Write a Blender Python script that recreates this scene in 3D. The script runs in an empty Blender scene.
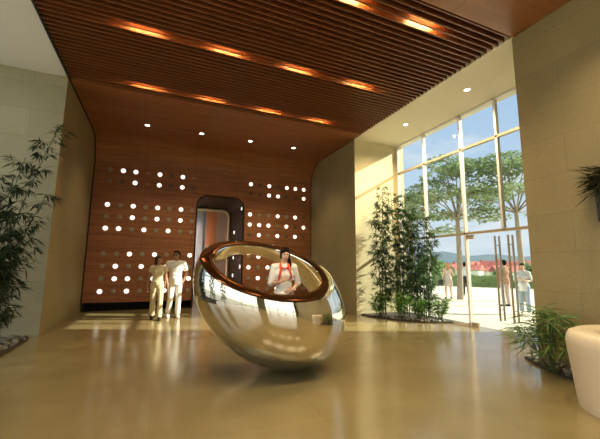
import bpy, bmesh, math, random
from mathutils import Vector, Matrix, Euler, noise
R = random.Random(11)
PI = math.pi
sc = bpy.context.scene
COL = sc.collection

# ------------------------------------------------------------------ camera
F_PX, PITCH, YAW, ROLL, EYE = 334.29, .1403, .3986, .0093, 1.45
fwd = Vector((math.sin(YAW) * math.cos(PITCH), math.cos(YAW) * math.cos(PITCH), math.sin(PITCH)))
rt0 = Vector((math.cos(YAW), -math.sin(YAW), 0))
up0 = rt0.cross(fwd)
rt = rt0 * math.cos(ROLL) + up0 * math.sin(ROLL)
upv = up0 * math.cos(ROLL) - rt0 * math.sin(ROLL)
cd = bpy.data.cameras.new('camera')
cd.sensor_width = 36
cd.lens = F_PX / 600 * 36
cd.clip_start = .05
cd.clip_end = 1500
cam = bpy.data.objects.new('camera', cd)
COL.objects.link(cam)
M4 = Matrix((rt, upv, -fwd)).transposed().to_4x4()
M4.translation = Vector((0, 0, EYE))
cam.matrix_world = M4
sc.camera = cam

# ------------------------------------------------------------------ sky, sun, exposure
sc.view_settings.view_transform = 'Standard'
sc.view_settings.look = 'None'
sc.view_settings.gamma = 1
sc.view_settings.use_curve_mapping = False
sc.view_settings.exposure = 0.42
sc.cycles.use_denoising = True
sc.cycles.caustics_reflective = False
sc.cycles.caustics_refractive = False
sc.cycles.max_bounces = 10
sc.cycles.diffuse_bounces = 5
sc.cycles.glossy_bounces = 6
sc.cycles.transparent_max_bounces = 16
sc.cycles.sample_clamp_indirect = 6
SKY = .72
FRONT_FILL = 2.5
SUN = 7.5
w = bpy.data.worlds.new('sky')
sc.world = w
w.use_nodes = True
nt = w.node_tree
nt.nodes.clear()
N = nt.nodes.new
L = nt.links.new
tc = N('ShaderNodeTexCoord')
sx = N('ShaderNodeSeparateXYZ'); L(tc.outputs['Generated'], sx.inputs[0])
rp = N('ShaderNodeValToRGB'); L(sx.outputs['Z'], rp.inputs[0])
e = rp.color_ramp.elements
e[0].position = 0; e[0].color = (.74, .82, .90, 1)
e[1].position = .6; e[1].color = (.34, .53, .84, 1)
x = e.new(.22); x.color = (.57, .74, .93, 1)
mp = N('ShaderNodeMapping'); mp.inputs['Scale'].default_value = (2.2, 2.2, 6); L(tc.outputs['Generated'], mp.inputs[0])
nz = N('ShaderNodeTexNoise'); nz.inputs['Scale'].default_value = 2.1; nz.inputs['Detail'].default_value = 7; L(mp.outputs[0], nz.inputs[0])
cr = N('ShaderNodeValToRGB'); L(nz.outputs[0], cr.inputs[0])
cr.color_ramp.elements[0].position = .50; cr.color_ramp.elements[0].color = (0, 0, 0, 1)
cr.color_ramp.elements[1].position = .66; cr.color_ramp.elements[1].color = (.8, .8, .8, 1)
mx = N('ShaderNodeMix'); mx.data_type = 'RGBA'
L(cr.outputs[0], mx.inputs[0]); L(rp.outputs[0], mx.inputs[6]); mx.inputs[7].default_value = (.86, .91, .97, 1)
# sky behind and left of the camera brightened and warmed as interior fill
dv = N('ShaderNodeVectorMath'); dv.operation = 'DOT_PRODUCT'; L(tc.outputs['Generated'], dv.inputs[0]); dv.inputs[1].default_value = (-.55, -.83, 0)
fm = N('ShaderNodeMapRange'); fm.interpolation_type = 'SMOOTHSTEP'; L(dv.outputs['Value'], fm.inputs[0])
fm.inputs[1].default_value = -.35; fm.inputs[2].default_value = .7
fs = N('ShaderNodeMapRange'); L(fm.outputs[0], fs.inputs[0]); fs.inputs[3].default_value = SKY; fs.inputs[4].default_value = SKY * FRONT_FILL
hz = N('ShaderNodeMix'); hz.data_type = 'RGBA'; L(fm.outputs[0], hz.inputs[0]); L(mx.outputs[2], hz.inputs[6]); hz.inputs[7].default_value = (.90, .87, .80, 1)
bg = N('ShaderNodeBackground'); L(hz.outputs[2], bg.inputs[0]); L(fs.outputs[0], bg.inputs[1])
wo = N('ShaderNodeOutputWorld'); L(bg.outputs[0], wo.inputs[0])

sl = bpy.data.lights.new('sun', 'SUN')
sl.energy = SUN
sl.color = (1, .93, .74)
sl.angle = .009
sun = bpy.data.objects.new('sun', sl)
COL.objects.link(sun)
sun.rotation_euler = Vector((-1, .40, -.59)).to_track_quat('-Z', 'Y').to_euler()
DOWNLIGHT_W = 90.0
TUBE = 300.0

# ------------------------------------------------------------------ dimensions of the hall
XL, XR, XW = -2.12, 5.71, 7.44          # left wall plane, right wall plane, window plane
YB, YA, YR, YF = 12.37, 9.01, 3.66, -5.0  # timber wall, end of the bay, start of the bay, front
YLA = 8.53                              # end of the left alcove
ZC = 5.62

# ------------------------------------------------------------------ materials
MATS = {}
def nodes(name):
    m = bpy.data.materials.new(name)
    m.use_nodes = True
    return m, m.node_tree, m.node_tree.nodes['Principled BSDF']
def setp(b, **k):
    for a, v in k.items():
        s = b.inputs[a.replace('_', ' ')]
        s.default_value = (*v, 1) if isinstance(v, tuple) else v
def plain(name, col, rough=.5, metal=0, spec=.5, noise_amt=.08, scale=30, bump=0, sss=0):
    m, t, b = nodes(name)
    c = t.nodes.new('ShaderNodeTexCoord')
    n = t.nodes.new('ShaderNodeTexNoise'); n.inputs['Scale'].default_value = scale; n.inputs['Detail'].default_value = 4
    t.links.new(c.outputs['Object'], n.inputs[0])
    mr = t.nodes.new('ShaderNodeMapRange'); t.links.new(n.outputs[0], mr.inputs[0])
    mr.inputs[3].default_value = 1 - noise_amt * 2; mr.inputs[4].default_value = 1 + noise_amt * 2
    mu = t.nodes.new('ShaderNodeVectorMath'); mu.operation = 'SCALE'
    mu.inputs[0].default_value = col; t.links.new(mr.outputs[0], mu.inputs['Scale'])
    t.links.new(mu.outputs[0], b.inputs['Base Color'])
    setp(b, Roughness=rough, Metallic=metal, Specular_IOR_Level=spec)
    if bump:
        bp = t.nodes.new('ShaderNodeBump'); bp.inputs['Strength'].default_value = bump; bp.inputs['Distance'].default_value = .01
        t.links.new(n.outputs[0], bp.inputs['Height']); t.links.new(bp.outputs[0], b.inputs['Normal'])
    MATS[name] = m
    return m
def glow(name, col, strength):
    m, t, b = nodes(name)
    setp(b, Base_Color=col, Emission_Color=col, Emission_Strength=strength, Roughness=.4)
    MATS[name] = m
    return m
def stone(name, c1, c2, mortar, bw=1.5, rh=.61, off=.0, zoff=.12, rough=.55, floor=False, ms=.006):
    m, t, b = nodes(name)
    nn, ll = t.nodes.new, t.links.new
    g = nn('ShaderNodeNewGeometry')
    s = nn('ShaderNodeSeparateXYZ'); ll(g.outputs['Position'], s.inputs[0])
    cb = nn('ShaderNodeCombineXYZ')
    if floor:
        ll(s.outputs['X'], cb.inputs['X']); ll(s.outputs['Y'], cb.inputs['Y'])
    else:
        a = nn('ShaderNodeMath'); a.operation = 'ADD'; ll(s.outputs['X'], a.inputs[0]); ll(s.outputs['Y'], a.inputs[1])
        z = nn('ShaderNodeMath'); z.operation = 'ADD'; ll(s.outputs['Z'], z.inputs[0]); z.inputs[1].default_value = zoff
        ll(a.outputs[0], cb.inputs['X']); ll(z.outputs[0], cb.inputs['Y'])
    br = nn('ShaderNodeTexBrick'); ll(cb.outputs[0], br.inputs['Vector'])
    br.offset = off; br.inputs['Scale'].default_value = 1
    br.inputs['Brick Width'].default_value = bw; br.inputs['Row Height'].default_value = rh
    br.inputs['Mortar Size'].default_value = ms; br.inputs['Mortar Smooth'].default_value = .3
    br.inputs['Color1'].default_value = (.93, .93, .93, 1); br.inputs['Color2'].default_value = (1.06, 1.06, 1.06, 1)
    br.inputs['Mortar'].default_value = (mortar, mortar, mortar, 1)
    n1 = nn('ShaderNodeTexNoise'); n1.inputs['Scale'].default_value = 1.3; n1.inputs['Detail'].default_value = 6; ll(g.outputs['Position'], n1.inputs[0])
    n2 = nn('ShaderNodeTexNoise'); n2.inputs['Scale'].default_value = 70 if floor else 34; n2.inputs['Detail'].default_value = 3; ll(g.outputs['Position'], n2.inputs[0])
    av = nn('ShaderNodeMath'); av.operation = 'ADD'; ll(n1.outputs[0], av.inputs[0]); ll(n2.outputs[0], av.inputs[1])
    mr = nn('ShaderNodeMapRange'); ll(av.outputs[0], mr.inputs[0]); mr.inputs[1].default_value = .65; mr.inputs[2].default_value = 1.35
    mc = nn('ShaderNodeMix'); mc.data_type = 'RGBA'; ll(mr.outputs[0], mc.inputs[0])
    mc.inputs[6].default_value = (*c1, 1); mc.inputs[7].default_value = (*c2, 1)
    mm = nn('ShaderNodeMix'); mm.data_type = 'RGBA'; mm.blend_type = 'MULTIPLY'; mm.inputs[0].default_value = 1
    ll(mc.outputs[2], mm.inputs[6]); ll(br.outputs['Color'], mm.inputs[7])
    ll(mm.outputs[2], b.inputs['Base Color'])
    setp(b, Roughness=rough)
    MATS[name] = m
    return m, t, b
def timber(name, c1, c2, seams=None, rough=.38, panel=False):
    m, t, b = nodes(name)
    nn, ll = t.nodes.new, t.links.new
    g = nn('ShaderNodeNewGeometry')
    mp = nn('ShaderNodeMapping'); mp.inputs['Scale'].default_value = (.35, 7, 7); ll(g.outputs['Position'], mp.inputs[0])
    n = nn('ShaderNodeTexNoise'); n.inputs['Scale'].default_value = 2.2; n.inputs['Detail'].default_value = 8; n.inputs['Distortion'].default_value = .4
    ll(mp.outputs[0], n.inputs[0])
    mr = nn('ShaderNodeMapRange'); ll(n.outputs[0], mr.inputs[0]); mr.inputs[1].default_value = .3; mr.inputs[2].default_value = .7
    mc = nn('ShaderNodeMix'); mc.data_type = 'RGBA'; ll(mr.outputs[0], mc.inputs[0])
    mc.inputs[6].default_value = (*c1, 1); mc.inputs[7].default_value = (*c2, 1)
    out = mc.outputs[2]
    if panel:
        s = nn('ShaderNodeSeparateXYZ'); ll(g.outputs['Position'], s.inputs[0])
        def seam(sock, o, per, wd):
            a = nn('ShaderNodeMath'); a.operation = 'ADD'; ll(sock, a.inputs[0]); a.inputs[1].default_value = o
            d = nn('ShaderNodeMath'); d.operation = 'DIVIDE'; ll(a.outputs[0], d.inputs[0]); d.inputs[1].default_value = per
            fr = nn('ShaderNodeMath'); fr.operation = 'FRACT'; ll(d.outputs[0], fr.inputs[0])
            lt = nn('ShaderNodeMath'); lt.operation = 'GREATER_THAN'; ll(fr.outputs[0], lt.inputs[0]); lt.inputs[1].default_value = wd / per
            fl = nn('ShaderNodeMath'); fl.operation = 'FLOOR'; ll(d.outputs[0], fl.inputs[0])
            return lt.outputs[0], fl.outputs[0]
        k, cell = seam(s.outputs['X'], .54 + 1.58 * 8, 1.58, .012)
        wn = nn('ShaderNodeTexWhiteNoise'); wn.noise_dimensions = '1D'; ll(cell, wn.inputs['W'])
        pm = nn('ShaderNodeMapRange'); ll(wn.outputs[0], pm.inputs[0]); pm.inputs[3].default_value = .9; pm.inputs[4].default_value = 1.08
        km = nn('ShaderNodeMapRange'); ll(k, km.inputs[0]); km.inputs[3].default_value = .45; km.inputs[4].default_value = 1
        pr = nn('ShaderNodeMath'); pr.operation = 'MULTIPLY'; ll(pm.outputs[0], pr.inputs[0]); ll(km.outputs[0], pr.inputs[1])
        sc_ = nn('ShaderNodeVectorMath'); sc_.operation = 'SCALE'; ll(out, sc_.inputs[0]); ll(pr.outputs[0], sc_.inputs['Scale'])
        out = sc_.outputs[0]
    ll(out, b.inputs['Base Color'])
    setp(b, Roughness=rough)
    MATS[name] = m
    return m
def glass(name, tint=(.97, .99, .98)):
    m, t, b = nodes(name)
    t.nodes.remove(b)
    tr = t.nodes.new('ShaderNodeBsdfTransparent'); tr.inputs[0].default_value = (*tint, 1)
    gl = t.nodes.new('ShaderNodeBsdfGlossy'); gl.inputs['Roughness'].default_value = .02
    fr = t.nodes.new('ShaderNodeFresnel'); fr.inputs[0].default_value = 1.12
    mi = t.nodes.new('ShaderNodeMixShader')
    t.links.new(fr.outputs[0], mi.inputs[0]); t.links.new(tr.outputs[0], mi.inputs[1]); t.links.new(gl.outputs[0], mi.inputs[2])
    t.links.new(mi.outputs[0], t.nodes['Material Output'].inputs[0])
    MATS[name] = m
    return m
def leafmat(name, c1, c2, rough=.5):
    m, t, b = nodes(name)
    g = t.nodes.new('ShaderNodeNewGeometry')
    mc = t.nodes.new('ShaderNodeMix'); mc.data_type = 'RGBA'
    t.links.new(g.outputs['Random Per Island'], mc.inputs[0])
    mc.inputs[6].default_value = (*c1, 1); mc.inputs[7].default_value = (*c2, 1)
    t.links.new(mc.outputs[2], b.inputs['Base Color'])
    setp(b, Roughness=rough)
    tl = t.nodes.new('ShaderNodeBsdfTranslucent'); t.links.new(mc.outputs[2], tl.inputs[0])
    mi = t.nodes.new('ShaderNodeMixShader'); mi.inputs[0].default_value = .3
    t.links.new(b.outputs[0], mi.inputs[1]); t.links.new(tl.outputs[0], mi.inputs[2])
    t.links.new(mi.outputs[0], t.nodes['Material Output'].inputs[0])
    MATS[name] = m
    return m

m_floor, _t, _b = stone('floor stone', (.215, .168, .078), (.305, .245, .118), 1.12, bw=1.55, rh=3.1, rough=.17, floor=True, ms=.004)
setp(_b, Specular_IOR_Level=.75)
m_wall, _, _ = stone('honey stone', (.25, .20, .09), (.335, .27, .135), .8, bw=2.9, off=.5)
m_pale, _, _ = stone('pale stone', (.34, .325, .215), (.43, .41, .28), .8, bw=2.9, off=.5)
m_wall_lit, _, _ = stone('honey stone lit', (.58, .50, .28), (.66, .58, .34), .85, bw=2.9, off=.5)  # lighter copy of the honey stone, the bay's brightness put into its colour
m_wood = timber('cherry panel', (.21, .072, .021), (.36, .135, .042), panel=True, rough=.5)
m_slat = timber('cherry slats', (.155, .052, .018), (.245, .086, .03))
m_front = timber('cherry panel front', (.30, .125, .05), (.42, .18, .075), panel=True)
m_dark = plain('dark gap', (.012, .009, .007), .8)
m_white = plain('white plaster', (.88, .88, .87), .8, noise_amt=.01)
m_cream = plain('cream plaster', (.88, .84, .68), .8, noise_amt=.01)
m_bronze = plain('bronze lacquer', (.03, .012, .006), .42, spec=.2, noise_amt=.05)
m_trim = plain('cream trim', (.72, .58, .36), .35, noise_amt=.02)
m_chrome = plain('polished steel', (.90, .86, .76), .035, metal=1, noise_amt=.01)
m_alu = plain('window aluminium', (.80, .78, .72), .35, noise_amt=.02)
m_brass = plain('door bronze', (.46, .38, .26), .35, metal=.15, noise_amt=.03)
m_steel = plain('satin steel', (.66, .66, .64), .3, metal=.7, noise_amt=.02)
m_glass = glass('clear glass')
m_lit = glow('lit lens', (1, .95, .86), 1.1)
m_unlit = plain('unlit lens', (.30, .25, .165), .3, noise_amt=.1)
m_dim = plain('dark lens', (.13, .075, .04), .3, noise_amt=.1)
m_copper = plain('copper lens', (.50, .21, .10), .3, noise_amt=.1)
m_down = glow('downlight lens', (1, .95, .82), 6)
m_tube = glow('warm tube', (1, .70, .26), TUBE)
m_tube2 = glow('warm tube faint', (1, .62, .20), TUBE * .4)
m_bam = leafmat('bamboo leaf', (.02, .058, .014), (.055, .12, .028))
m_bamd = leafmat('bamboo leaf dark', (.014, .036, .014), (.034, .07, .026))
m_shrub = leafmat('shrub leaf', (.08, .20, .03), (.18, .36, .06))
m_palm = leafmat('palm leaf', (.05, .13, .025), (.15, .27, .06))
m_culm = plain('bamboo culm', (.085, .105, .04), .4)
m_tree = leafmat('tree leaf', (.20, .29, .13), (.34, .42, .23))
m_bark = plain('pale bark', (.27, .235, .18), .8, bump=.3)
m_peb = [plain('pebble a', (.17, .155, .125), .6, scale=14), plain('pebble b', (.25, .23, .19), .6, scale=14), plain('pebble c', (.10, .095, .08), .6, scale=14)]
m_pebw = plain('white pebble', (.62, .58, .50), .6, scale=14)
m_soil = plain('planting soil', (.05, .042, .03), .9, bump=.5)
m_seat = plain('cream leather', (.66, .56, .41), .5, noise_amt=.02, scale=60)
m_plaza = plain('plaza paving', (.72, .66, .52), .8, noise_amt=.03, scale=2)
m_hedge = leafmat('hedge leaf', (.15, .24, .09), (.26, .36, .15))
m_grass = plain('lawn', (.20, .32, .12), .9, noise_amt=.15, scale=3)
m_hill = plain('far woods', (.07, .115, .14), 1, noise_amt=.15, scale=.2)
m_house = plain('house render', (.72, .70, .64), .8, noise_amt=.03)
m_roof = plain('red roof tile', (.42, .13, .10), .8, noise_amt=.1)
m_pane = plain('house window', (.12, .15, .19), .2)
m_skin = plain('skin', (.66, .40, .27), .5, noise_amt=.03)
m_skin2 = plain('skin tanned', (.42, .22, .13), .5, noise_amt=.03)
m_eye = plain('eye', (.02, .015, .012), .2)
m_lip = plain('lip', (.42, .13, .11), .4)
m_hairb = plain('black hair', (.010, .006, .005), .8, spec=.1, noise_amt=.2, scale=60)
m_hairn = plain('brown hair', (.05, .02, .010), .6, spec=.3, noise_amt=.2, scale=60)
m_hairo = plain('auburn hair', (.45, .19, .08), .5, noise_amt=.2, scale=60)
m_wcloth = plain('white cotton', (.86, .85, .82), .85, noise_amt=.03)
m_ccloth = plain('cream linen', (.72, .62, .40), .85, noise_amt=.05)
m_red = plain('red silk', (.62, .07, .025), .5, noise_amt=.06)
m_denim = plain('pale denim', (.30, .40, .55), .85, noise_amt=.08)
m_blouse = plain('pale blue cotton', (.62, .68, .74), .85, noise_amt=.04)
m_print = plain('grey print fabric', (.50, .42, .40), .85, noise_amt=.3, scale=40)
m_black = plain('black leather', (.02, .02, .022), .5, noise_amt=.1)
m_brown = plain('brown cloth', (.30, .18, .12), .85, noise_amt=.1)

# ------------------------------------------------------------------ object helpers
def link(o, parent=None):
    COL.objects.link(o)
    if parent is not None:
        o.parent = parent
    return o
def obj(name, bm, mat, parent=None, smooth=None):
    me = bpy.data.meshes.new(name)
    bm.normal_update()
    bm.to_mesh(me); bm.free()
    return objm(name, me, mat, parent, smooth)
def objm(name, me, mat, parent=None, smooth=None):
    for m in (mat if isinstance(mat, (list, tuple)) else [mat]):
        me.materials.append(m)
    o = bpy.data.objects.new(name, me)
    link(o, parent)
    if isinstance(smooth, (int, float)):
        smooth_by_angle(me, smooth)
    return o
def smooth_by_angle(me, ang):
    bm = bmesh.new(); bm.from_mesh(me)
    for f in bm.faces: f.smooth = True
    for e_ in bm.edges:
        if len(e_.link_faces) == 2 and e_.calc_face_angle(0) > math.radians(ang): e_.smooth = False
    bm.to_mesh(me); bm.free()
def thing(name, label, cat, loc=(0, 0, 0), rotz=0, group=None):
    o = bpy.data.objects.new(name, None)
    o.empty_display_size = .1
    o.location = loc; o.rotation_euler = (0, 0, rotz)
    link(o)
    return tag(o, label, cat, group)
def tag(o, label, cat, group=None, kind=None):
    o['label'] = label; o['category'] = cat
    if group: o['group'] = group
    if kind: o['kind'] = kind
    return o
def struct(name, bm, mat, label=None, parent=None, smooth=None):
    o = obj(name, bm, mat, parent, smooth)
    if parent is None:
        o['kind'] = 'structure'
        if label: o['label'] = label
    return o
def dup(root, loc, rotz=None, scale=None, label=None):
    r = root.copy(); COL.objects.link(r); r.location = loc
    if rotz is not None: r.rotation_euler = (0, 0, rotz)
    if scale is not None: r.scale = scale
    if label: r['label'] = label
    for ch in list(root.children):
        c = ch.copy(); COL.objects.link(c); c.parent = r
        for g in list(ch.children):
            d = g.copy(); COL.objects.link(d); d.parent = c
    return r
def box(bm, x0, x1, y0, y1, z0, z1, mi=0):
    v = [bm.verts.new((x, y, z)) for z in (z0, z1) for y in (y0, y1) for x in (x0, x1)]
    for q in ((0, 2, 3, 1), (4, 5, 7, 6), (0, 1, 5, 4), (2, 6, 7, 3), (0, 4, 6, 2), (1, 3, 7, 5)):
        f = bm.faces.new([v[i] for i in q]); f.material_index = mi
    return bm
def bx(*a):
    return box(bmesh.new(), *a)
def bevel(bm, w_, seg=2):
    bmesh.ops.bevel(bm, geom=list(bm.edges), offset=w_, segments=seg, profile=.5, affect='EDGES')
    return bm
def ring(bm, c, u, v, ru, rv, n):
    return [bm.verts.new(Vector(c) + u * (ru * math.cos(2 * PI * i / n)) + v * (rv * math.sin(2 * PI * i / n))) for i in range(n)]
def tube(bm, pts, rad, n=8, caps=True, flat=1.0):
    pts = [Vector(p) for p in pts]
    rs = rad if isinstance(rad, (list, tuple)) else [rad] * len(pts)
    prev = None; u = None
    for i, p in enumerate(pts):
        d = (pts[min(i + 1, len(pts) - 1)] - pts[max(i - 1, 0)])
        d = d.normalized() if d.length > 1e-9 else Vector((0, 0, 1))
        if u is None:
            a = Vector((0, 0, 1)) if abs(d.z) < .9 else Vector((1, 0, 0))
            u = d.cross(a).normalized()
        else:
            u = (u - d * u.dot(d)).normalized()
        v = d.cross(u)
        r = ring(bm, p, u, v, rs[i], rs[i] * flat, n)
        if prev:
            for k in range(n):
                bm.faces.new((prev[k], prev[(k + 1) % n], r[(k + 1) % n], r[k]))
        elif caps:
            bm.faces.new(r[::-1])
        prev = r
    if caps: bm.faces.new(prev)
    return bm
def ell(bm, c, r, rot=None, seg=14, rings=9):
    mat = Matrix.Translation(Vector(c))
    if rot is not None: mat = mat @ rot.to_4x4()
    mat = mat @ Matrix.Diagonal((*r, 1))
    bmesh.ops.create_uvsphere(bm, u_segments=seg, v_segments=rings, radius=1, matrix=mat)
    return bm
def prism(bm, pts, ax, a0, a1):
    """extrude a 2-D outline: ax 'x' -> (y,z) outline, 'y' -> (x,z), 'z' -> (x,y)"""
    def P(p, a):
        return {'x': (a, p[0], p[1]), 'y': (p[0], a, p[1]), 'z': (p[0], p[1], a)}[ax]
    A = [bm.verts.new(P(p, a0)) for p in pts]; B = [bm.verts.new(P(p, a1)) for p in pts]
    n = len(pts)
    for i in range(n): bm.faces.new((A[i], A[(i + 1) % n], B[(i + 1) % n], B[i]))
    bm.faces.new(A[::-1]); bm.faces.new(B)
    bmesh.ops.recalc_face_normals(bm, faces=bm.faces[:])
    return bm
def lathe(bm, prof, n=24, c=(0, 0, 0)):
    prev = None
    for r, z in prof:
        rg = [bm.verts.new((c[0] + r * math.cos(2 * PI * i / n), c[1] + r * math.sin(2 * PI * i / n), c[2] + z)) for i in range(n)]
        if prev:
            for k in range(n): bm.faces.new((prev[k], prev[(k + 1) % n], rg[(k + 1) % n], rg[k]))
        else: bm.faces.new(rg[::-1])
        prev = rg
    bm.faces.new(prev)
    return bm
def evaluated(o):
    dg = bpy.context.evaluated_depsgraph_get()
    me = bpy.data.meshes.new_from_object(o.evaluated_get(dg), depsgraph=dg)
    return me
def temp(bm):
    me = bpy.data.meshes.new('tmp'); bm.to_mesh(me); bm.free()
    o = bpy.data.objects.new('tmp', me); COL.objects.link(o)
    return o
def cut(bm, cutter):
    a, b = temp(bm), temp(cutter)
    md = a.modifiers.new('b', 'BOOLEAN'); md.object = b; md.operation = 'DIFFERENCE'; md.solver = 'EXACT'
    me = evaluated(a)
    bpy.data.objects.remove(a); bpy.data.objects.remove(b)
    return me
def remesh(bm, vox, it=4, fac=.5):
    a = temp(bm)
    md = a.modifiers.new('r', 'REMESH'); md.mode = 'VOXEL'; md.voxel_size = vox
    s = a.modifiers.new('s', 'SMOOTH'); s.factor = fac; s.iterations = it
    me = evaluated(a)
    bpy.data.objects.remove(a)
    me.polygons.foreach_set('use_smooth', [True] * len(me.polygons))
    return me

# ================================================================== THE SETTING
f = bx(-4.2, 7.62, YF, 15.4, -.2, 0)
struct('floor', f, m_floor, 'polished honey stone lobby floor')

# --- timber ribbon: back wall that curves up into the ceiling
prof_o, prof_i = [], []
rr = .82; cy_, cz_ = YB - rr, ZC - rr
inner = [(YB, .27)] + [(cy_ + rr * math.cos(a), cz_ + rr * math.sin(a)) for a in [i * PI / 2 / 16 for i in range(17)]] + [(8.56, ZC)]
outer = [(8.56, ZC + .09)] + [(cy_ + (rr + .09) * math.cos(a), cz_ + (rr + .09) * math.sin(a)) for a in [PI / 2 - i * PI / 2 / 16 for i in range(17)]] + [(YB + .09, .27)]
rib = prism(bmesh.new(), inner + outer, 'x', XL + .04, XR - .03)
def round_top(x0, x1, z0, z1, r, n=8):
    p = [(x0, z0), (x1, z0)]
    p += [(x1 - r + r * math.cos(a), z1 - r + r * math.sin(a)) for a in [i * PI / 2 / n for i in range(n + 1)]]
    p += [(x0 + r - r * math.sin(a), z1 - r + r * math.cos(a)) for a in [i * PI / 2 / n for i in range(n + 1)]]
    return p
PX0, PX1, PZ = 1.20, 2.87, 3.96
hole = prism(bmesh.new(), round_top(PX0, PX1, -.1, PZ, .36), 'y', YB - .3, YB + .4)
me = cut(rib, hole)
o = objm('wall_back', me, m_wood)
smooth_by_angle(me, 25)
o['kind'] = 'structure'; o['label'] = 'cherry timber back wall curving up into the ceiling'
# dark strip along the ribbon's left edge, a gap's shade put in colour
tr = prism(bmesh.new(), [(a, b) for a, b in inner] + [(a, b + .0) for a, b in [(p[0] + .03, p[1]) for p in outer]], 'x', XL, XL + .04)
struct('trim_gap_shade_left', tr, m_dark)
struct('trim_gap_shade_right', prism(bmesh.new(), list(inner) + list(outer), 'x', XR - .03, XR), m_dark)  # matching dark strip on the right edge, gap shade in its colour
# recess behind the lifted timber panel
struct('wall_recess', bx(XL, PX0 - .06, 12.95, 13.1, 0, 4.5), m_dark)
struct('wall_recess_right', bx(PX1 + .06, XR, 12.95, 13.1, 0, 4.5), m_dark)

# --- doorway tunnel through the timber wall
TY = 14.9
pin = round_top(PX0, PX1, 0, PZ, .36); pout = round_top(PX0 - .05, PX1 + .05, 0, PZ + .05, .41)
bm = bmesh.new()
A = [[bm.verts.new((p[0], y, p[1])) for p in pin[1:] + pin[:1]] for y in (YB - .015, TY)]
B = [[bm.verts.new((p[0], y, p[1])) for p in pout[1:] + pout[:1]] for y in (YB - .015, TY)]
n = len(pin)
for i in range(n - 1):
    bm.faces.new((A[0][i], A[0][i + 1], A[1][i + 1], A[1][i]))
    bm.faces.new((B[0][i], B[1][i], B[1][i + 1], B[0][i + 1]))
    bm.faces.new((A[0][i], B[0][i], B[0][i + 1], A[0][i + 1]))
    bm.faces.new((A[1][i], A[1][i + 1], B[1][i + 1], B[1][i]))
bmesh.ops.recalc_face_normals(bm, faces=bm.faces[:])
struct('wall_doorway', bm, m_bronze, 'dark lacquered rounded doorway tunnel', smooth=40)
# cream rounded trim round the inner opening, panels behind
q = round_top(PX0 + .02, PX1 - .06, 0, PZ - .09, .3)
path = [(p[0], TY - .08, p[1]) for p in q[1:] + q[:1]]
struct('trim_3', tube(bmesh.new(), path, .06, 8), m_trim, smooth=60)
struct('wall_lift_lobby', bx(PX0 - .1, PX1 + .1, TY + .06, TY + .12, 0, 4.1), plain('lift grey', (.22, .21, .23), .35))
struct('wall_panel', bx(1.86, 2.3, TY, TY + .05, .02, 3.88), plain('lift orange', (.55, .19, .07), .4), 'orange panel inside the doorway')
struct('wall_panel_rose', bx(2.3, 2.84, TY, TY + .05, .02, 3.88), plain('lift rose', (.46, .31, .25), .4), 'rose grey panel inside the doorway')
struct('wall_panel_grey', bx(1.2, 1.72, TY, TY + .05, .02, 3.88), plain('lift silver', (.32, .32, .36), .3), 'grey panel inside the doorway')

# --- ceilings
# slatted field
PITCH_S = (8.27 - 4.1) / 34
ROWS = (4.1, 4.1 + 17 * PITCH_S, 8.27)
bm = bmesh.new()
box(bm, XL + .04, XR - .02, 3.66, 8.56, ZC + .31, ZC + .34)
y = 4.1 - PITCH_S * 3.5
while y < 8.50:
    box(bm, XL + .04, XR - .02, y - .014, y + .014, ZC, ZC + .12)
    y += PITCH_S
for yr in ROWS:
    for dy in (.5, -1.5):
        box(bm, XL + .04, XR - .02, yr + dy * PITCH_S - .014, yr + dy * PITCH_S + .014, ZC + .1, ZC + .315)
struct('ceiling', bm, m_slat, 'slatted timber ceiling')
struct('ceiling_front', bx(XL + .04, XR - .0, YF, 3.63, ZC, ZC + .09), m_front, 'flush timber ceiling panels')
struct('trim_gap_shade_front', bx(XL, XL + .04, YF, 8.6, ZC - .01, ZC + .15), m_dark)  # dark strip carries the shade of the edge gap in its colour
struct('ceiling_left', bx(-4.2, XL, YF, YLA + .3, ZC + .02, ZC + .15), m_white, 'white plaster ceiling over the left alcove')
struct('ceiling_right', bx(XR - .02, XW + .25, YR - .3, YA + .3, ZC + .0, ZC + .15), m_cream, 'cream plaster ceiling over the window bay')
# roof slab keeps daylight out of the ceiling void
struct('ceiling_slab', bx(-4.5, 7.9, YF - .3, 15.6, 6.0, 6.2), m_white)

# --- walls
struct('wall_left', bx(XL - .3, XL, YLA, 13.1, 0, 6.0), m_wall, 'honey stone wall left of the timber wall')
struct('wall_left_alcove', bx(-4.2, XL - .3, YLA, YLA + .3, 0, 6.0), m_pale, 'pale stone wall at the end of the left alcove')
o = bpy.data.objects['wall_left']
# the face of the pier that looks towards the camera belongs to the pale alcove wall
struct('wall_alcove_end', bx(XL - .3, XL - .004, YLA - .012, YLA, 0, ZC), m_pale)
struct('wall_right_far', bx(XR, XR + .3, YA + .3, 13.1, 0, 6.0), m_wall, 'honey stone wall right of the timber wall')
struct('wall_right_bay', bx(XR, XW + .25, YA, YA + .3, 0, 6.0), m_wall_lit, 'sunlit stone wall at the end of the window bay')
struct('wall_right_corner', bx(XR - .006, XR, YA, YA + .3, 0, ZC), m_wall)
struct('wall_right', bx(XR, XR + .35, YF, YR, 0, 6.0), m_wall, 'large honey stone wall on the right')
struct('wall_right_return', bx(XR + .35, XW + .25, YR - .3, YR, 0, 6.0), m_wall)
struct('wall_behind', bx(-4.5, 7.9, 15.2, 15.5, 0, 6.0), m_white)
struct('wall_side_far', bx(XL - .6, XL - .3, YLA + .3, 15.4, 0, 6.0), m_white)
struct('wall_side_near', bx(XR + .3, XR + .6, YA + .3, 15.4, 0, 6.0), m_white)

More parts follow.
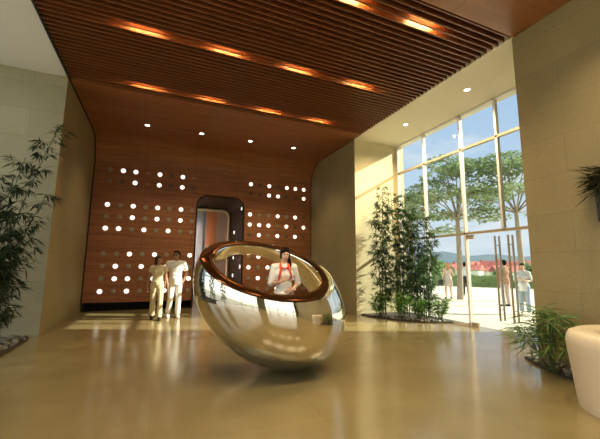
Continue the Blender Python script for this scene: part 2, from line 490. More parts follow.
# --- front of the lobby, behind the camera: glazed between stone piers (seen only in reflections)
struct('wall_front', bx(-4.2, -2.0, YF - .3, YF, 0, 6.0), m_wall)
struct('wall_front_right', bx(5.2, 7.9, YF - .3, YF, 0, 6.0), m_wall)
struct('wall_front_head', bx(-2.0, 5.2, YF - .3, YF, 4.6, 6.0), m_wall)

def glazing(name, axis, at, us, zs, label, doors=None, th=.027):
    """curtain wall: mullions at us along the other axis, transoms at zs"""
    root = bpy.data.objects.new(name, None); link(root)
    root['kind'] = 'structure'; root['label'] = label
    def B(u0, u1, d0, d1, z0, z1):
        if axis == 'x': return bx(at + d0, at + d1, u0, u1, z0, z1)
        return bx(u0, u1, at + d0, at + d1, z0, z1)
    lo, hi = min(us), max(us)
    for u in us:
        obj('mullion', B(u - th, u + th, -.05, .05, 0 if not doors or not (doors[0] + .1 < u < doors[1] - .1) else doors[2], zs[-1]), m_alu, root)
    for z in zs:
        if z == 0 and doors:
            obj('transom', B(doors[1], hi, -.05, .05, 0, .07), m_alu, root)
        else:
            obj('transom', B(lo, hi, -.05, .05, max(z - .03, 0), z + .03), m_brass if z not in (zs[-1], 0) else m_alu, root)
    s = sorted(us)
    for a, b in zip(s, s[1:]):
        for z0, z1 in zip(zs, zs[1:]):
            if doors and z0 == 0 and a > doors[0] - .1 and b < doors[1] + .1: continue
            obj('pane', B(a + th, b - th, -.006, .006, z0 + .03, z1 - .03), m_glass, root)
    return root
TRZ = (0, 2.35, 4.64, ZC)
glazing('window_1', 'x', XW, [3.72, 4.28, 5.32, 6.38, 7.75, 8.97], TRZ, 'tall window wall of the right bay', doors=(4.28, 6.38, 2.35))
glazing('window_2', 'y', YF - .15, [-2.0, -.2, 1.6, 3.4, 5.2], (0, 2.4, 4.6), 'front window wall behind the viewer')
glazing('window_3', 'x', -4.0, [-4.9, -2.2, .5, 3.2, 5.9, 8.5], (0, 2.4, ZC), 'window wall of the left alcove')

# glass doors
def door(name, y0, y1, hy, label):
    root = bpy.data.objects.new(name, None); link(root)
    root['kind'] = 'structure'; root['label'] = label
    obj('pane', bx(XW - .007, XW + .007, y0, y1, .012, 2.31), m_glass, root)
    for sgn, mt in ((-1, m_brass), (1, m_alu)):
        h_ = tube(bmesh.new(), [(XW + sgn * .075, hy, .25), (XW + sgn * .075, hy, 2.22)], .022, 10)
        for z in (.5, 2.0):
            tube(h_, [(XW + sgn * .005, hy, z), (XW + sgn * .075, hy, z)], .011, 6)
        obj('pull_handle', h_, mt, root, smooth=40)
    yy = y0 if abs(hy - y1) < abs(hy - y0) else y1
    for z0 in (.005, 2.2):
        obj('patch_fitting', bx(XW - .03, XW + .03, min(yy, yy + (.18 if yy == y0 else -.18)), max(yy, yy + (.18 if yy == y0 else -.18)), z0, z0 + .1), m_brass, root)
    return root
door('door_1', 5.36, 6.34, 5.52, 'frameless glass door leaf beside the mullion')
door('door_2', 4.32, 5.33, 5.19, 'frameless glass door leaf nearer the stone wall')

# --- outside ground and an added, unseen block that keeps sun off part of the bay
struct('ground_plaza', bx(XW + .18, 30, -40, 60, -.2, 0), m_plaza, 'sunlit paved plaza')
struct('ground_lawn', prism(bmesh.new(), [(30, -.02), (60, -1.2), (260, -5.5), (260, -6), (30, -1)], 'y', -80, 240), m_grass)
struct('ground_front', bx(-40, XW + .18, -60, YF - .3, -.2, 0), m_plaza)
struct('ground_side', bx(-40, -4.2, YF - .3, 60, -.2, 0), m_plaza)
struct('wall_sun_block', bx(XW + .25, 12.4, -3, 3.6, 0, 15), m_wall, 'unseen stone block added to hold back the sun')

# far hills
bm = bmesh.new()
rows = []
for j, (d0, hh) in enumerate(((150, -2), (260, 9), (420, 14))):
    row = []
    for i in range(60):
        a = math.radians(5 + i * 1.5)
        z = hh + (noise.noise(Vector((i * .21, j * 3.1, 0))) * 5 * j)
        row.append(bm.verts.new((d0 * math.cos(a), d0 * math.sin(a), z)))
    rows.append(row)
for a, b in zip(rows, rows[1:]):
    for i in range(59): bm.faces.new((a[i], a[i + 1], b[i + 1], b[i]))
o = struct('ground_hills', bm, m_hill, 'hazy wooded hills on the horizon', smooth=180)

# ================================================================== THE ORB DESK
OFF = Vector((1.5997, 4.9263, 1.0074))
AM = Matrix(((.91844, .43288, .49745), (-.38679, 1.02788, -.12992), (-.69630, 0, .72832)))
nn_ = Vector((-.44315, -.44666, .77725)).normalized(); HC = .4925
e1 = nn_.cross(Vector((0, 1, 0))).normalized(); e2 = nn_.cross(e1)
desk = thing('reception_desk', 'mirror polished egg shaped reception desk tilted open at the top, in mid floor', 'desk', (1.88, 4.73, 0))
NU = 128
prof = []
ph0 = math.asin(HC)
for i in range(45):                                     # outer skin
    ph = -PI / 2 + .02 + (ph0 + PI / 2 - .02) * i / 44
    prof.append((math.cos(ph), math.sin(ph)))
T = .15
r_o = math.cos(ph0); s_in = 1 - T
# rounded lip
ci = math.cos(math.asin(HC / s_in)) * s_in
for k in range(1, 8):
    a = PI * k / 8
    prof.append(((r_o + ci) / 2 + (r_o - ci) / 2 * math.cos(a), HC + .022 * math.sin(a) ** .6))
ph1 = math.asin(HC / s_in)
for i in range(45):
    ph = ph1 - (ph1 + PI / 2 - .02) * i / 44
    prof.append((math.cos(ph) * s_in, math.sin(ph) * s_in))
bm = bmesh.new()
prev = None
for r, h in prof:
    rg = []
    for i in range(NU):
        a = 2 * PI * i / NU
        s = e1 * (r * math.cos(a)) + e2 * (r * math.sin(a)) + nn_ * h
        rg.append(bm.verts.new(AM @ s + OFF - Vector((1.88, 4.73, 0))))
    if prev:
        for k in range(NU): bm.faces.new((prev[k], prev[(k + 1) % NU], rg[(k + 1) % NU], rg[k]))
    else: bm.faces.new(rg[::-1])
    prev = rg
bm.faces.new(prev)
bmesh.ops.recalc_face_normals(bm, faces=bm.faces[:])
# doorway cut through the back of the shell
hrt = Vector((math.cos(YAW), -math.sin(YAW), 0)); hfw = Vector((math.sin(YAW), math.cos(YAW), 0))
out = [(-1.57, 1.12), (-1.55, 1.25), (-1.49, 1.39), (-1.37, 1.52), (-1.19, 1.61), (-1.03, 1.645), (-.87, 1.65), (-.71, 1.63), (-.55, 1.58), (-.40, 1.515), (-.25, 1.43), (-.12, 1.325), (.01, 1.2), (.14, 1.06), (.22, .93), (.22, .72), (.15, .52), (.02, .36), (-.2, .22), (-.49, .16), (-.85, .2), (-1.09, .37), (-1.35, .66)]
kb = bmesh.new()
VA, VB = [], []
for a, z in out:
    for d, lst in ((5.12, VA), (7.2, VB)):
        p = hrt * a + hfw * d; lst.append(kb.verts.new(Vector((p.x, p.y, z)) - Vector((1.88, 4.73, 0))))
for i in range(len(out)):
    j = (i + 1) % len(out); kb.faces.new((VA[i], VA[j], VB[j], VB[i]))
kb.faces.new(VA[::-1]); kb.faces.new(VB)
bmesh.ops.recalc_face_normals(kb, faces=kb.faces[:])
me = cut(bm, kb)
o = objm('shell', me, m_chrome, desk)
smooth_by_angle(me, 35)
# the small floor inside and a slim worktop behind the front rim
obj('inner_floor', lathe(bmesh.new(), [(.05, .135), (.40, .135), (.42, .145), (.42, .16), (.40, .165), (.05, .165)], 32, (-.05, .1, 0)), m_dark, desk, smooth=40)

# ================================================================== PEOPLE
def hand(bm, wrist, d, nrm, side, curl=.5):
    """palm plus five bent fingers; d along the hand, nrm = palm normal"""
    d = Vector(d).normalized(); nrm = Vector(nrm); nrm = (nrm - d * nrm.dot(d)).normalized()
    s = d.cross(nrm) * side
    w0 = Vector(wrist)
    rot = Matrix((s, d, nrm)).transposed()
    ell(bm, w0 + d * .045, (.04, .05, .015), rot, 10, 7)
    for k, (ln, o_) in enumerate(((.072, -.030), (.080, -.010), (.075, .011), (.058, .030))):
        p = w0 + d * .085 + s * o_
        c1 = (d * math.cos(curl * .6) + nrm * math.sin(curl * .6))
        c2 = (d * math.cos(curl * 1.6) + nrm * math.sin(curl * 1.6))
        tube(bm, [w0 + d * .05 + s * o_ * .8, p, p + c1 * ln * .5, p + c1 * ln * .5 + c2 * ln * .5], [.009, .0088, .008, .006], 7)
    p = w0 + d * .03 - s * .032
    tube(bm, [p, p + (d * .5 - s * .8).normalized() * .035, p + (d * .5 - s * .8).normalized() * .035 + (d * .9 - s * .2 + nrm * .4).normalized() * .03], [.011, .010, .007], 7)
def limb(bm, a, b, ra, rb, n=12, mid=None):
    a, b = Vector(a), Vector(b)
    pts = [a + (b - a) * t for t in (0, .3, .6, 1)]
    rs = [ra, (ra * .75 + rb * .25) * (mid or 1.04), ra * .4 + rb * .6, rb]
    tube(bm, pts, rs, n)
    ell(bm, a, (ra,) * 3, None, 10, 7); ell(bm, b, (rb,) * 3, None, 10, 7)
def sleeve(bm, a, b, ra, rb, t0=0, t1=1):
    a, b = Vector(a), Vector(b)
    tube(bm, [a + (b - a) * t0, a + (b - a) * (t0 + t1) / 2, a + (b - a) * t1], [ra, (ra + rb) / 2, rb], 14)
BASE = dict(hipL=(.09, 0, .90), hipR=(-.09, 0, .90), kneeL=(.10, -.02, .49), kneeR=(-.10, -.02, .49), ankL=(.10, .02, .085), ankR=(-.10, .02, .085),
            shL=(.165, .005, 1.40), shR=(-.165, .005, 1.40), elL=(.22, .03, 1.12), elR=(-.22, .03, 1.12), wrL=(.23, -.05, .87), wrR=(-.23, -.05, .87),
            handL=(0, -.15, -1), handR=(0, -.15, -1), palmL=(-1, 0, 0), palmR=(1, 0, 0), toeL=(.02, -1, 0), toeR=(-.02, -1, 0))
def person(label, loc, rotz, height, pose, female, skin, head_turn=0, head_tilt=0, head_nod=0, vox=.0075, broad=1.0, group=None):
    J = dict(BASE); J.update(pose)
    root = thing('person', label, 'person', loc, rotz, group)
    root.scale = (height / 1.715,) * 3
    bm = bmesh.new()
    b = broad
    J['shL'] = (J['shL'][0] * b, *J['shL'][1:]); J['shR'] = (J['shR'][0] * b, *J['shR'][1:])
    ell(bm, (0, .01, .95), (.158, .112, .12)); ell(bm, (0, 0, 1.10), (.125 * b, .095, .16)); ell(bm, (0, 0, 1.27), (.152 * b, .11, .17))
    if female:
        ell(bm, (.068, -.075, 1.27), (.06, .055, .06)); ell(bm, (-.068, -.075, 1.27), (.06, .055, .06))
    tube(bm, [J['shL'], (0, .01, 1.415), J['shR']], [.058, .07, .058], 10)
    tube(bm, [(0, .015, 1.38), (0, .0, 1.54)], [.064, .052], 12)
    for s in 'LR':
        sg = 1 if s == 'L' else -1
        limb(bm, J['hip' + s], J['knee' + s], .083, .052); limb(bm, J['knee' + s], J['ank' + s], .053, .036, mid=1.15)
        a = Vector(J['ank' + s]); t = Vector(J['toe' + s]).normalized()
        tube(bm, [a + Vector((0, 0, -.045)) - t * .05, a + Vector((0, 0, -.045)) + t * .06, a + Vector((0, 0, -.058)) + t * .15, a + Vector((0, 0, -.064)) + t * .185], [.036, .042, .036, .018], 10, flat=.8)
        limb(bm, J['sh' + s], J['el' + s], .048 * (.92 if female else 1.06), .036); limb(bm, J['el' + s], J['wr' + s], .038, .025)
        hand(bm, J['wr' + s], J['hand' + s], J['palm' + s], sg)
    # head
    HR = Matrix.Translation((0, 0, 1.50)) @ Euler((head_nod, head_tilt, head_turn)).to_matrix().to_4x4() @ Matrix.Translation((0, 0, -1.50))
    hb = bmesh.new()
    ell(hb, (0, .015, 1.622), (.073, .092, .093), None, 20, 14); ell(hb, (0, -.03, 1.565), (.055, .058, .068), None, 16, 12)
    ell(hb, (0, -.058, 1.525), (.028, .026, .022)); ell(hb, (0, -.07, 1.632), (.05, .02, .014))
    tube(hb, [(0, -.075, 1.625), (0, -.102, 1.578)], [.009, .015], 8); ell(hb, (0, -.082, 1.553), (.023, .012, .007)); ell(hb, (0, -.080, 1.541), (.02, .012, .007))
    for sg in (-1, 1):
        ell(hb, (sg * .074, .012, 1.595), (.012, .022, .034)); ell(hb, (sg * .035, -.055, 1.58), (.02, .02, .02))
    bmesh.ops.transform(hb, matrix=HR, verts=hb.verts[:])
    mt = bpy.data.meshes.new('t'); hb.to_mesh(mt); hb.free(); bm.from_mesh(mt)
    me = remesh(bm, vox, 3)
    body = objm('body', me, [skin, m_eye, m_lip], root)
    eyes = [HR @ Vector((sg * .032, -.083, 1.612)) for sg in (-1, 1)]; lip = HR @ Vector((0, -.092, 1.547))
    for p in me.polygons:
        c = p.center
        if any((c - e_).length < .0145 for e_ in eyes): p.material_index = 1
        else:
            d = c - lip
            if abs(d.x) < .024 and abs(d.z) < .009 and abs(d.y) < .02: p.material_index = 2
    return root, J, HR, body
def cloth(name, bm, mat, root, vox=.012, it=4):
    return objm(name, remesh(bm, vox, it), mat, root)
def torso_cloth(bm, J, female, b=1.0, low=.86, neck=True, ease=.014):
    ell(bm, (0, .005, .97), (.165 + ease, .118 + ease, .13)); ell(bm, (0, 0, 1.10), (.13 * b + ease, .10 + ease, .18)); ell(bm, (0, 0, 1.27), (.156 * b + ease, .112 + ease, .165))
    if female:
        for sg in (-1, 1): ell(bm, (sg * .068, -.078, 1.27), (.066, .06, .066))
    tube(bm, [J['shL'], (0, .01, 1.41), J['shR']], [.064, .078, .064], 12)
    for s_ in 'LR': ell(bm, J['sh' + s_], (.067 if not female else .064,) * 3)
def trousers(bm, J, top=1.02, hem=.10, r=(.10, .075, .07)):
    ell(bm, (0, .008, .93), (.166, .124, .12))
    tube(bm, [(0, .005, .92), (0, .003, top)], [.16, .148], 18, flat=.78)
    for s in 'LR':
        h_, k_, a_ = Vector(J['hip' + s]), Vector(J['knee' + s]), Vector(J['ank' + s])
        tube(bm, [h_ + Vector((0, 0, .03)), k_, a_ + Vector((0, 0, hem - .085))], [r[0], r[1], r[2]], 16)
def shoes(J, root, mat, name='shoe'):
    for s in 'LR':
        bm = bmesh.new(); a = Vector(J['ank' + s]); t = Vector(J['toe' + s]).normalized()
        tube(bm, [a + Vector((0, 0, -.043)) - t * .066, a + Vector((0, 0, -.040)) - t * .02, a + Vector((0, 0, -.045)) + t * .07, a + Vector((0, 0, -.053)) + t * .15, a + Vector((0, 0, -.06)) + t * .205], [.036, .046, .05, .044, .02], 12, flat=.82)
        cloth(name, bm, mat, root, .01, 2)
def xf(bm, mtx):
    bmesh.ops.transform(bm, matrix=mtx, verts=bm.verts[:]); return bm
def hair_cap(HR, front=1.655, back=1.52, thick=.014):
    bm = bmesh.new()
    ell(bm, (0, .024, 1.637), (.080 + thick * .3, .098 + thick * .3, .094 + thick * .4), None, 20, 14)
    # carve the face free
    for v in list(bm.verts):
        c = v.co
        if c.y < -.02 and c.z < front: v.co.y = -.02 + (c.y + .02) * .15
        if c.z < back + .06 and c.y > -.02: pass
    return bm

# --- couple walking past the timber wall
walkW = dict(kneeL=(.09, -.10, .50), ankL=(.08, -.12, .085), kneeR=(-.08, .02, .49), ankR=(-.08, .16, .12), elR=(-.235, .05, 1.13), wrR=(-.25, .02, .88), elL=(.225, .02, 1.12), wrL=(.27, -.05, .89), toeR=(-.05, -1, -.3))
wm, J, HR, _ = person('woman in a cream short sleeved top and long cream trousers walking beside a man', (.03, 10.12, 0), .10, 1.70, walkW, True, m_skin2, head_turn=.75, vox=.008)
bm = bmesh.new(); torso_cloth(bm, J, True)
for s in 'LR': sleeve(bm, J['sh' + s], J['el' + s], .062, .062, 0, .45)
cloth('top', bm, m_ccloth, wm)
bm = bmesh.new(); trousers(bm, J, hem=.07, r=(.092, .07, .078)); cloth('trousers', bm, m_ccloth, wm)
bm = bmesh.new(); tube(bm, [(-.147, 0, 1.03), (-.1, -.105, 1.03), (0, -.128, 1.025), (.1, -.105, 1.03), (.147, 0, 1.03), (.1, .115, 1.03), (0, .135, 1.03), (-.1, .115, 1.03), (-.147, 0, 1.03)], .014, 8)
tube(bm, [(.02, -.13, 1.02), (.04, -.145, .93), (.05, -.15, .80)], [.016, .014, .02], 8, flat=.5); cloth('sash', bm, m_ccloth, wm, .008, 2)
shoes(J, wm, m_black, 'sandal')
bm = hair_cap(HR)
ell(bm, (0, .06, 1.56), (.085, .06, .12)); ell(bm, (.07, .03, 1.56), (.025, .045, .11)); ell(bm, (-.07, .03, 1.56), (.025, .045, .11))
cloth('hair', xf(bm, HR), m_hairn, wm, .008, 3)

walkM = dict(kneeL=(.10, -.03, .49), ankL=(.10, -.02, .085), kneeR=(-.10, -.07, .50), ankR=(-.13, .10, .11), elL=(.30, .06, 1.13), wrL=(.20, -.03, .92), handL=(-.3, -.25, -1), palmL=(-1, .2, 0), elR=(-.24, .02, 1.12), wrR=(-.25, -.04, .88), toeR=(-.05, -1, -.2))
mn, J, HR, _ = person('man in a white V-neck shirt and white trousers walking with one hand in his pocket', (.50, 10.35, 0), .05, 1.86, walkM, False, m_skin2, head_turn=-.55, vox=.008, broad=1.16)
bm = bmesh.new(); torso_cloth(bm, J, False, 1.16)
tube(bm, [(0, .005, 1.02), (0, .005, .84)], [.168, .178], 18, flat=.75)
for s in 'LR': sleeve(bm, J['sh' + s], J['el' + s], .068, .068, 0, .72)
cloth('shirt', bm, m_wcloth, mn)
bm = bmesh.new(); tube(bm, [(-.06, -.085, 1.44), (-.03, -.118, 1.38), (0, -.132, 1.30)], .014, 8, flat=.6); tube(bm, [(.06, -.085, 1.44), (.03, -.118, 1.38), (0, -.132, 1.30)], .014, 8, flat=.6)
cloth('collar', bm, m_wcloth, mn, .008, 2)
bm = bmesh.new(); trousers(bm, J, top=.98, hem=.09, r=(.098, .07, .066)); cloth('trousers', bm, m_wcloth, mn)
shoes(J, mn, m_wcloth)
bm = hair_cap(HR, 1.665); ell(bm, (0, .055, 1.60), (.08, .065, .085)); ell(bm, (0, -.03, 1.705), (.066, .06, .028)); cloth('hair', xf(bm, HR), m_hairb, mn, .008, 3)
bm = bmesh.new()
for sg in (-1, 1): ell(bm, (sg * .033, -.092, 1.612), (.029, .01, .02))
tube(bm, [(-.078, .01, 1.618), (-.072, -.07, 1.62), (0, -.1, 1.622), (.072, -.07, 1.62), (.078, .01, 1.618)], .004, 6)
obj('sunglasses', xf(bm, HR), m_black, mn, smooth=50)

# --- receptionist standing inside the desk
recp = dict(elR=(-.225, .0, 1.13), wrR=(-.07, -.19, 1.17), handR=(.75, -.25, .5), palmR=(.3, .8, .2), elL=(.25, .07, 1.13), wrL=(.13, -.13, 1.04), handL=(-.8, -.3, -.35), palmL=(-.2, 1, 0))
rc, J, HR, _ = person('receptionist in a white jacket with a red scarf standing inside the mirrored desk', (1.79, 4.86, .165), -.24, 1.56, recp, True, m_skin, head_turn=.10, head_tilt=.10, head_nod=.06, vox=.0055)
bm = bmesh.new(); torso_cloth(bm, J, True, 1.0, ease=.008)
for s in 'LR':
    sleeve(bm, J['sh' + s], J['el' + s], .062, .054, 0, 1.0)
    sleeve(bm, J['el' + s], J['wr' + s], .051, .047, -.02, .22)
    ell(bm, J['el' + s], (.052,) * 3)
cloth('jacket', bm, m_wcloth, rc, .009)
bm = bmesh.new()
tube(bm, [(.115, -.150, 1.22), (.10, -.150, 1.28), (.078, -.118, 1.36), (.068, -.06, 1.44), (.045, .03, 1.475), (0, .062, 1.48), (-.045, .03, 1.475), (-.068, -.06, 1.44), (-.068, -.115, 1.36), (-.085, -.152, 1.28), (-.105, -.150, 1.20), (-.12, -.142, 1.12)], [.016, .026, .030, .027, .024, .022, .024, .027, .031, .031, .026, .014], 10, flat=.7)
cloth('scarf', bm, m_red, rc, .007, 3)
bm = bmesh.new(); tube(bm, [(-.055, -.085, 1.40), (0, -.118, 1.375), (.055, -.085, 1.40)], [.02, .024, .02], 10, flat=.6); cloth('scarf_knot', bm, m_red, rc, .007, 3)
bm = bmesh.new(); tube(bm, [(0, .005, 1.0), (0, .01, .90), (0, .01, .70), (0, .0, .52)], [.165, .188, .19, .175], 20, flat=.78); cloth('skirt', bm, m_wcloth, rc, .011, 3)
obj('name_badge', bx(.055, .10, -.152, -.146, 1.205, 1.22), m_red, rc)
shoes(J, rc, m_black)
bm = hair_cap(HR, 1.668)
ell(bm, (-.045, -.045, 1.672), (.045, .045, .04)); ell(bm, (0, .07, 1.585), (.07, .055, .075)); ell(bm, (.066, .0, 1.60), (.018, .05, .06)); ell(bm, (-.070, .005, 1.60), (.016, .045, .055))
ell(bm, (0, .03, 1.66), (.088, .10, .085)); tube(bm, [(.06, .05, 1.57), (.088, .02, 1.51), (.092, -.05, 1.45), (.085, -.10, 1.37)], [.04, .04, .036, .015], 10)
cloth('hair', xf(bm, HR), m_hairb, rc, .0065, 3)

# --- people out on the plaza
bagp = dict(elL=(.22, .04, 1.12), wrL=(.24, -.06, .90), kneeL=(.09, -.1, .5), ankL=(.09, -.08, .085), kneeR=(-.09, .05, .49), ankR=(-.09, .15, .10), elR=(-.26, -.05, 1.14), wrR=(-.24, -.24, 1.02), handR=(0, -1, -.3))
ow, J, HR, _ = person('auburn haired woman in a grey print dress walking away across the plaza', (12.95, 12.3, 0), 2.6, 1.70, bagp, True, m_skin, vox=.012)
bm = bmesh.new(); torso_cloth(bm, J, True); tube(bm, [(0, .005, 1.08), (0, .01, .93), (0, .01, .60)], [.15, .20, .26], 20, flat=.85); cloth('dress', bm, m_print, ow, .015)
bm = hair_cap(HR); ell(bm, (0, .075, 1.52), (.10, .06, .18)); cloth('hair', xf(bm, HR), m_hairo, ow, .011)
shoes(J, ow, m_black)
bm = bevel(bx(-.16, .16, -.06, .06, 0, .24), .03, 2); tube(bm, [(-.1, 0, .23), (-.07, 0, .36), (0, 0, .40), (.07, 0, .36), (.1, 0, .23)], .012, 8)
bag = tag(obj('shoulder_bag', bm, m_black, None, 40), 'black bag carried by the auburn haired woman outside', 'bag')
bag.location = (12.58, 12.40, .66); bag.rotation_euler = (0, 0, .4)
om, J, HR, _ = person('dark haired man in a pale blue shirt walking behind the auburn haired woman', (15.3, 13.35, 0), 2.2, 1.75, walkM, False, m_skin2, vox=.013, broad=1.1)
bm = bmesh.new(); torso_cloth(bm, J, False, 1.1)
for s in 'LR': sleeve(bm, J['sh' + s], J['el' + s], .072, .075, -.05, .7)
cloth('shirt', bm, m_blouse, om, .015)
bm = bmesh.new(); trousers(bm, J); cloth('trousers', bm, m_black, om, .015); shoes(J, om, m_black)
bm = hair_cap(HR); ell(bm, (0, .05, 1.61), (.08, .07, .09)); cloth('hair', xf(bm, HR), m_hairb, om, .011)
jp = dict(elR=(-.24, -.02, 1.13), wrR=(-.12, -.20, 1.16), handR=(.6, -.4, .4), elL=(.22, .02, 1.13), wrL=(.12, -.2, 1.12), handL=(-.7, -.4, .3))
oj, J, HR, _ = person('dark haired person in a pale blouse and jeans standing outside by the stone wall', (10.95, 7.32, 0), -1.15, 1.62, jp, True, m_skin, vox=.011)
bm = bmesh.new(); torso_cloth(bm, J, True, 1.04); tube(bm, [(0, .005, 1.05), (0, .005, .78)], [.165, .18], 18, flat=.8)
for s in 'LR': sleeve(bm, J['sh' + s], J['el' + s], .066, .066, -.05, .95)
cloth('blouse', bm, m_blouse, oj, .013)
bm = bmesh.new(); trousers(bm, J); cloth('jeans', bm, m_denim, oj, .013); shoes(J, oj, m_wcloth)
bm = hair_cap(HR); ell(bm, (0, .06, 1.58), (.08, .06, .10)); cloth('hair', xf(bm, HR), m_hairb, oj, .01)
ob, J, HR, _ = person('person in a brown jacket standing outside behind the door handles', (12.6, 9.15, 0), 2.9, 1.78, {}, False, m_skin2, vox=.013, broad=1.1)
bm = bmesh.new(); torso_cloth(bm, J, False, 1.1); tube(bm, [(0, .005, 1.05), (0, .005, .82)], [.175, .185], 18, flat=.8)
for s in 'LR': sleeve(bm, J['sh' + s], J['el' + s], .072, .06, -.05, 1); sleeve(bm, J['el' + s], J['wr' + s], .06, .05, 0, .95)
cloth('jacket', bm, m_brown, ob, .015)
bm = bmesh.new(); trousers(bm, J); cloth('trousers', bm, m_print, ob, .015); shoes(J, ob, m_black)
bm = hair_cap(HR); ell(bm, (0, .05, 1.61), (.08, .07, .09)); cloth('hair', xf(bm, HR), m_hairb, ob, .011)

# ================================================================== LIGHT FITTINGS
def lamp(name, kind, loc, watt, col, size=.1, rot=None, parent=None, spot=None):
    l = bpy.data.lights.new(name, kind); l.energy = watt; l.color = col
    if kind == 'AREA': l.shape = 'DISK'; l.size = size
    elif kind == 'SPOT': l.spot_size = spot or 1.9; l.spot_blend = .6; l.shadow_soft_size = size
    else: l.shadow_soft_size = size
    o = bpy.data.objects.new(name, l); o.location = loc
    if rot: o.rotation_euler = rot
    COL.objects.link(o)
    if parent is not None: o.parent = parent
    return o
def downlight(x, y, z, label, group, watt, cat='ceiling light', spread=1.75):
    t = thing('recessed_downlight', label, cat, (x, y, z), 0, group)
    obj('bezel', lathe(bmesh.new(), [(.062, -.002), (.085, -.012), (.085, .0), (.062, .0)], 24), m_white, t, smooth=40)
    obj('lens', lathe(bmesh.new(), [(.005, -.006), (.062, -.004), (.062, 0), (.005, 0)], 24), m_down, t)
    lamp('downlight_lamp', 'SPOT', (0, 0, -.03), watt, (1, .78, .46), .05, None, t, spread)
    return t
ORD = ['leftmost', 'second from the left', 'third from the left', 'fourth from the left', 'fifth from the left', 'sixth from the left', 'seventh from the left', 'eighth from the left']
for k, xx in enumerate((-.54, 1.04, 2.62, 4.19)):
    downlight(xx, 10.6, ZC, 'small round downlight in the timber ceiling above the back wall, %s' % ORD[k], 'downlights in the timber ceiling', DOWNLIGHT_W)
for k, xx in enumerate((-.54, 1.04, 2.62, 4.19)):  # unseen downlights added to brighten the dim interior
    downlight(xx, 1.9, ZC, 'added fill downlight in the front timber ceiling above the viewer, %s' % ORD[k], 'added fill downlights in the front timber ceiling', DOWNLIGHT_W * 2.0, spread=2.15)
    downlight(xx, -1.6, ZC, 'added fill downlight in the front timber ceiling behind the viewer, %s' % ORD[k], 'added fill downlights behind the viewer', DOWNLIGHT_W * 1.6)
downlight(6.47, 5.28, ZC, 'small round downlight in the cream bay ceiling, nearer the big stone wall', 'downlights in the bay ceiling', DOWNLIGHT_W * 3, spread=2.7)
downlight(6.47, 7.42, ZC, 'small round downlight in the cream bay ceiling, nearer the bamboo', 'downlights in the bay ceiling', DOWNLIGHT_W * 3, spread=2.7)

RN = {0: 'front', 1: 'middle', 2: 'back'}
ft = None
for ri, yr in enumerate(ROWS):
    for k, xx in enumerate((-.48, 1.02, 2.55, 4.08)):
        lab = 'glowing warm strip light between the ceiling slats, %s in the %s row' % (ORD[k], RN[ri])
        if ft is None:
            ft = thing('strip_light', lab, 'ceiling light', (xx, yr, ZC + .20), 0, 'strip lights between the ceiling slats')
            obj('tube', tube(bmesh.new(), [(-.26, 0, 0), (.26, 0, 0)], .011, 8), m_tube, ft)
            obj('second_tube', tube(bmesh.new(), [(-.26, -PITCH_S * .8, .0), (.26, -PITCH_S * .8, .0)], .009, 8), m_tube2, ft)
            for sx_ in (-.27, .27):
                obj('lamp_holder', bx(sx_ - .012, sx_ + .012, -.02, .02, -.015, .11), m_brass, ft)
        else:
            dup(ft, (xx, yr, ZC + .20), label=lab)
# added tube, out of view, that brightens the panels in the doorway tunnel
t = thing('fill_tube', 'added upright fill tube, unseen on the left jamb inside the doorway', 'wall light', (PX0 + .045, 14.45, 0))
obj('tube', tube(bmesh.new(), [(0, 0, .4), (0, 0, 3.3)], .02, 8), glow('fill tube glow', (1, .86, .70), 32), t)
obj('back_plate', bx(-.044, -.018, -.04, .04, .35, 3.35), m_white, t)

# --- round wall lights set in the timber
ROWZ = [4.59, 4.21, 3.41, 3.02, 2.63, 1.81, 1.41, 1.01, .615]
LEFT = ['GWWBWDWB', 'GDWBWDWD', 'WGWGWGWG', 'GGWGWGWG', 'WWGWGWGG', 'GGWGWGGW', 'GWGWGWGG', 'GWWGWGGW', 'WGWGGWGG']
RIGHT = ['WDWDWWW', 'DDWWDDW', 'WGGWGWD', 'WWWGWDW', 'DWGWDWD', 'GWGWGGW', 'WGWGWGW', 'GWGGWWG', 'WGGWGWG']
ROWN = ['top', 'second', 'third', 'fourth', 'fifth', 'sixth', 'seventh', 'eighth', 'bottom']
KIND = {'W': ('glowing white', m_lit), 'G': ('unlit grey', m_unlit), 'D': ('dark unlit', m_dim), 'B': ('copper', m_copper)}
protos = {}
def disc_mesh(k):
    if k not in protos:
        if k == 'B':
            b_ = bevel(bx(-.075, .075, -.012, .0, -.03, .03), .005, 1)
        else:
            b_ = bmesh.new()
            prevr = None
            for r, yy in ((.074, 0), (.074, -.012), (.068, -.016), (.02, -.018)):
                rg = [b_.verts.new((r * math.cos(a), yy, r * math.sin(a))) for a in [2 * PI * i / 20 for i in range(20)]]
                if prevr:
                    for j in range(20): b_.faces.new((prevr[j], prevr[(j + 1) % 20], rg[(j + 1) % 20], rg[j]))
                prevr = rg
            b_.faces.new(prevr)
            bmesh.ops.recalc_face_normals(b_, faces=b_.faces[:])
        me_ = bpy.data.meshes.new('wall_light'); b_.to_mesh(me_); b_.free(); me_.materials.append(KIND[k][1])
        protos[k] = me_
    return protos[k]
for side, pat, x0, step, sn in (('left', LEFT, -1.63, .379, 'left'), ('right', RIGHT, 3.136, .371, 'right')):
    for r, line in enumerate(pat):
        for c, k in enumerate(line):
            xx = x0 + step * c
            o = bpy.data.objects.new('wall_light', disc_mesh(k)); COL.objects.link(o)
            o.location = (xx, YB, ROWZ[r])
            tag(o, '%s wall light %s of the doorway, %s, %s row' % (KIND[k][0], sn, ORD[c], ROWN[r]), 'wall light', 'round lights in the timber wall %s of the doorway' % sn)
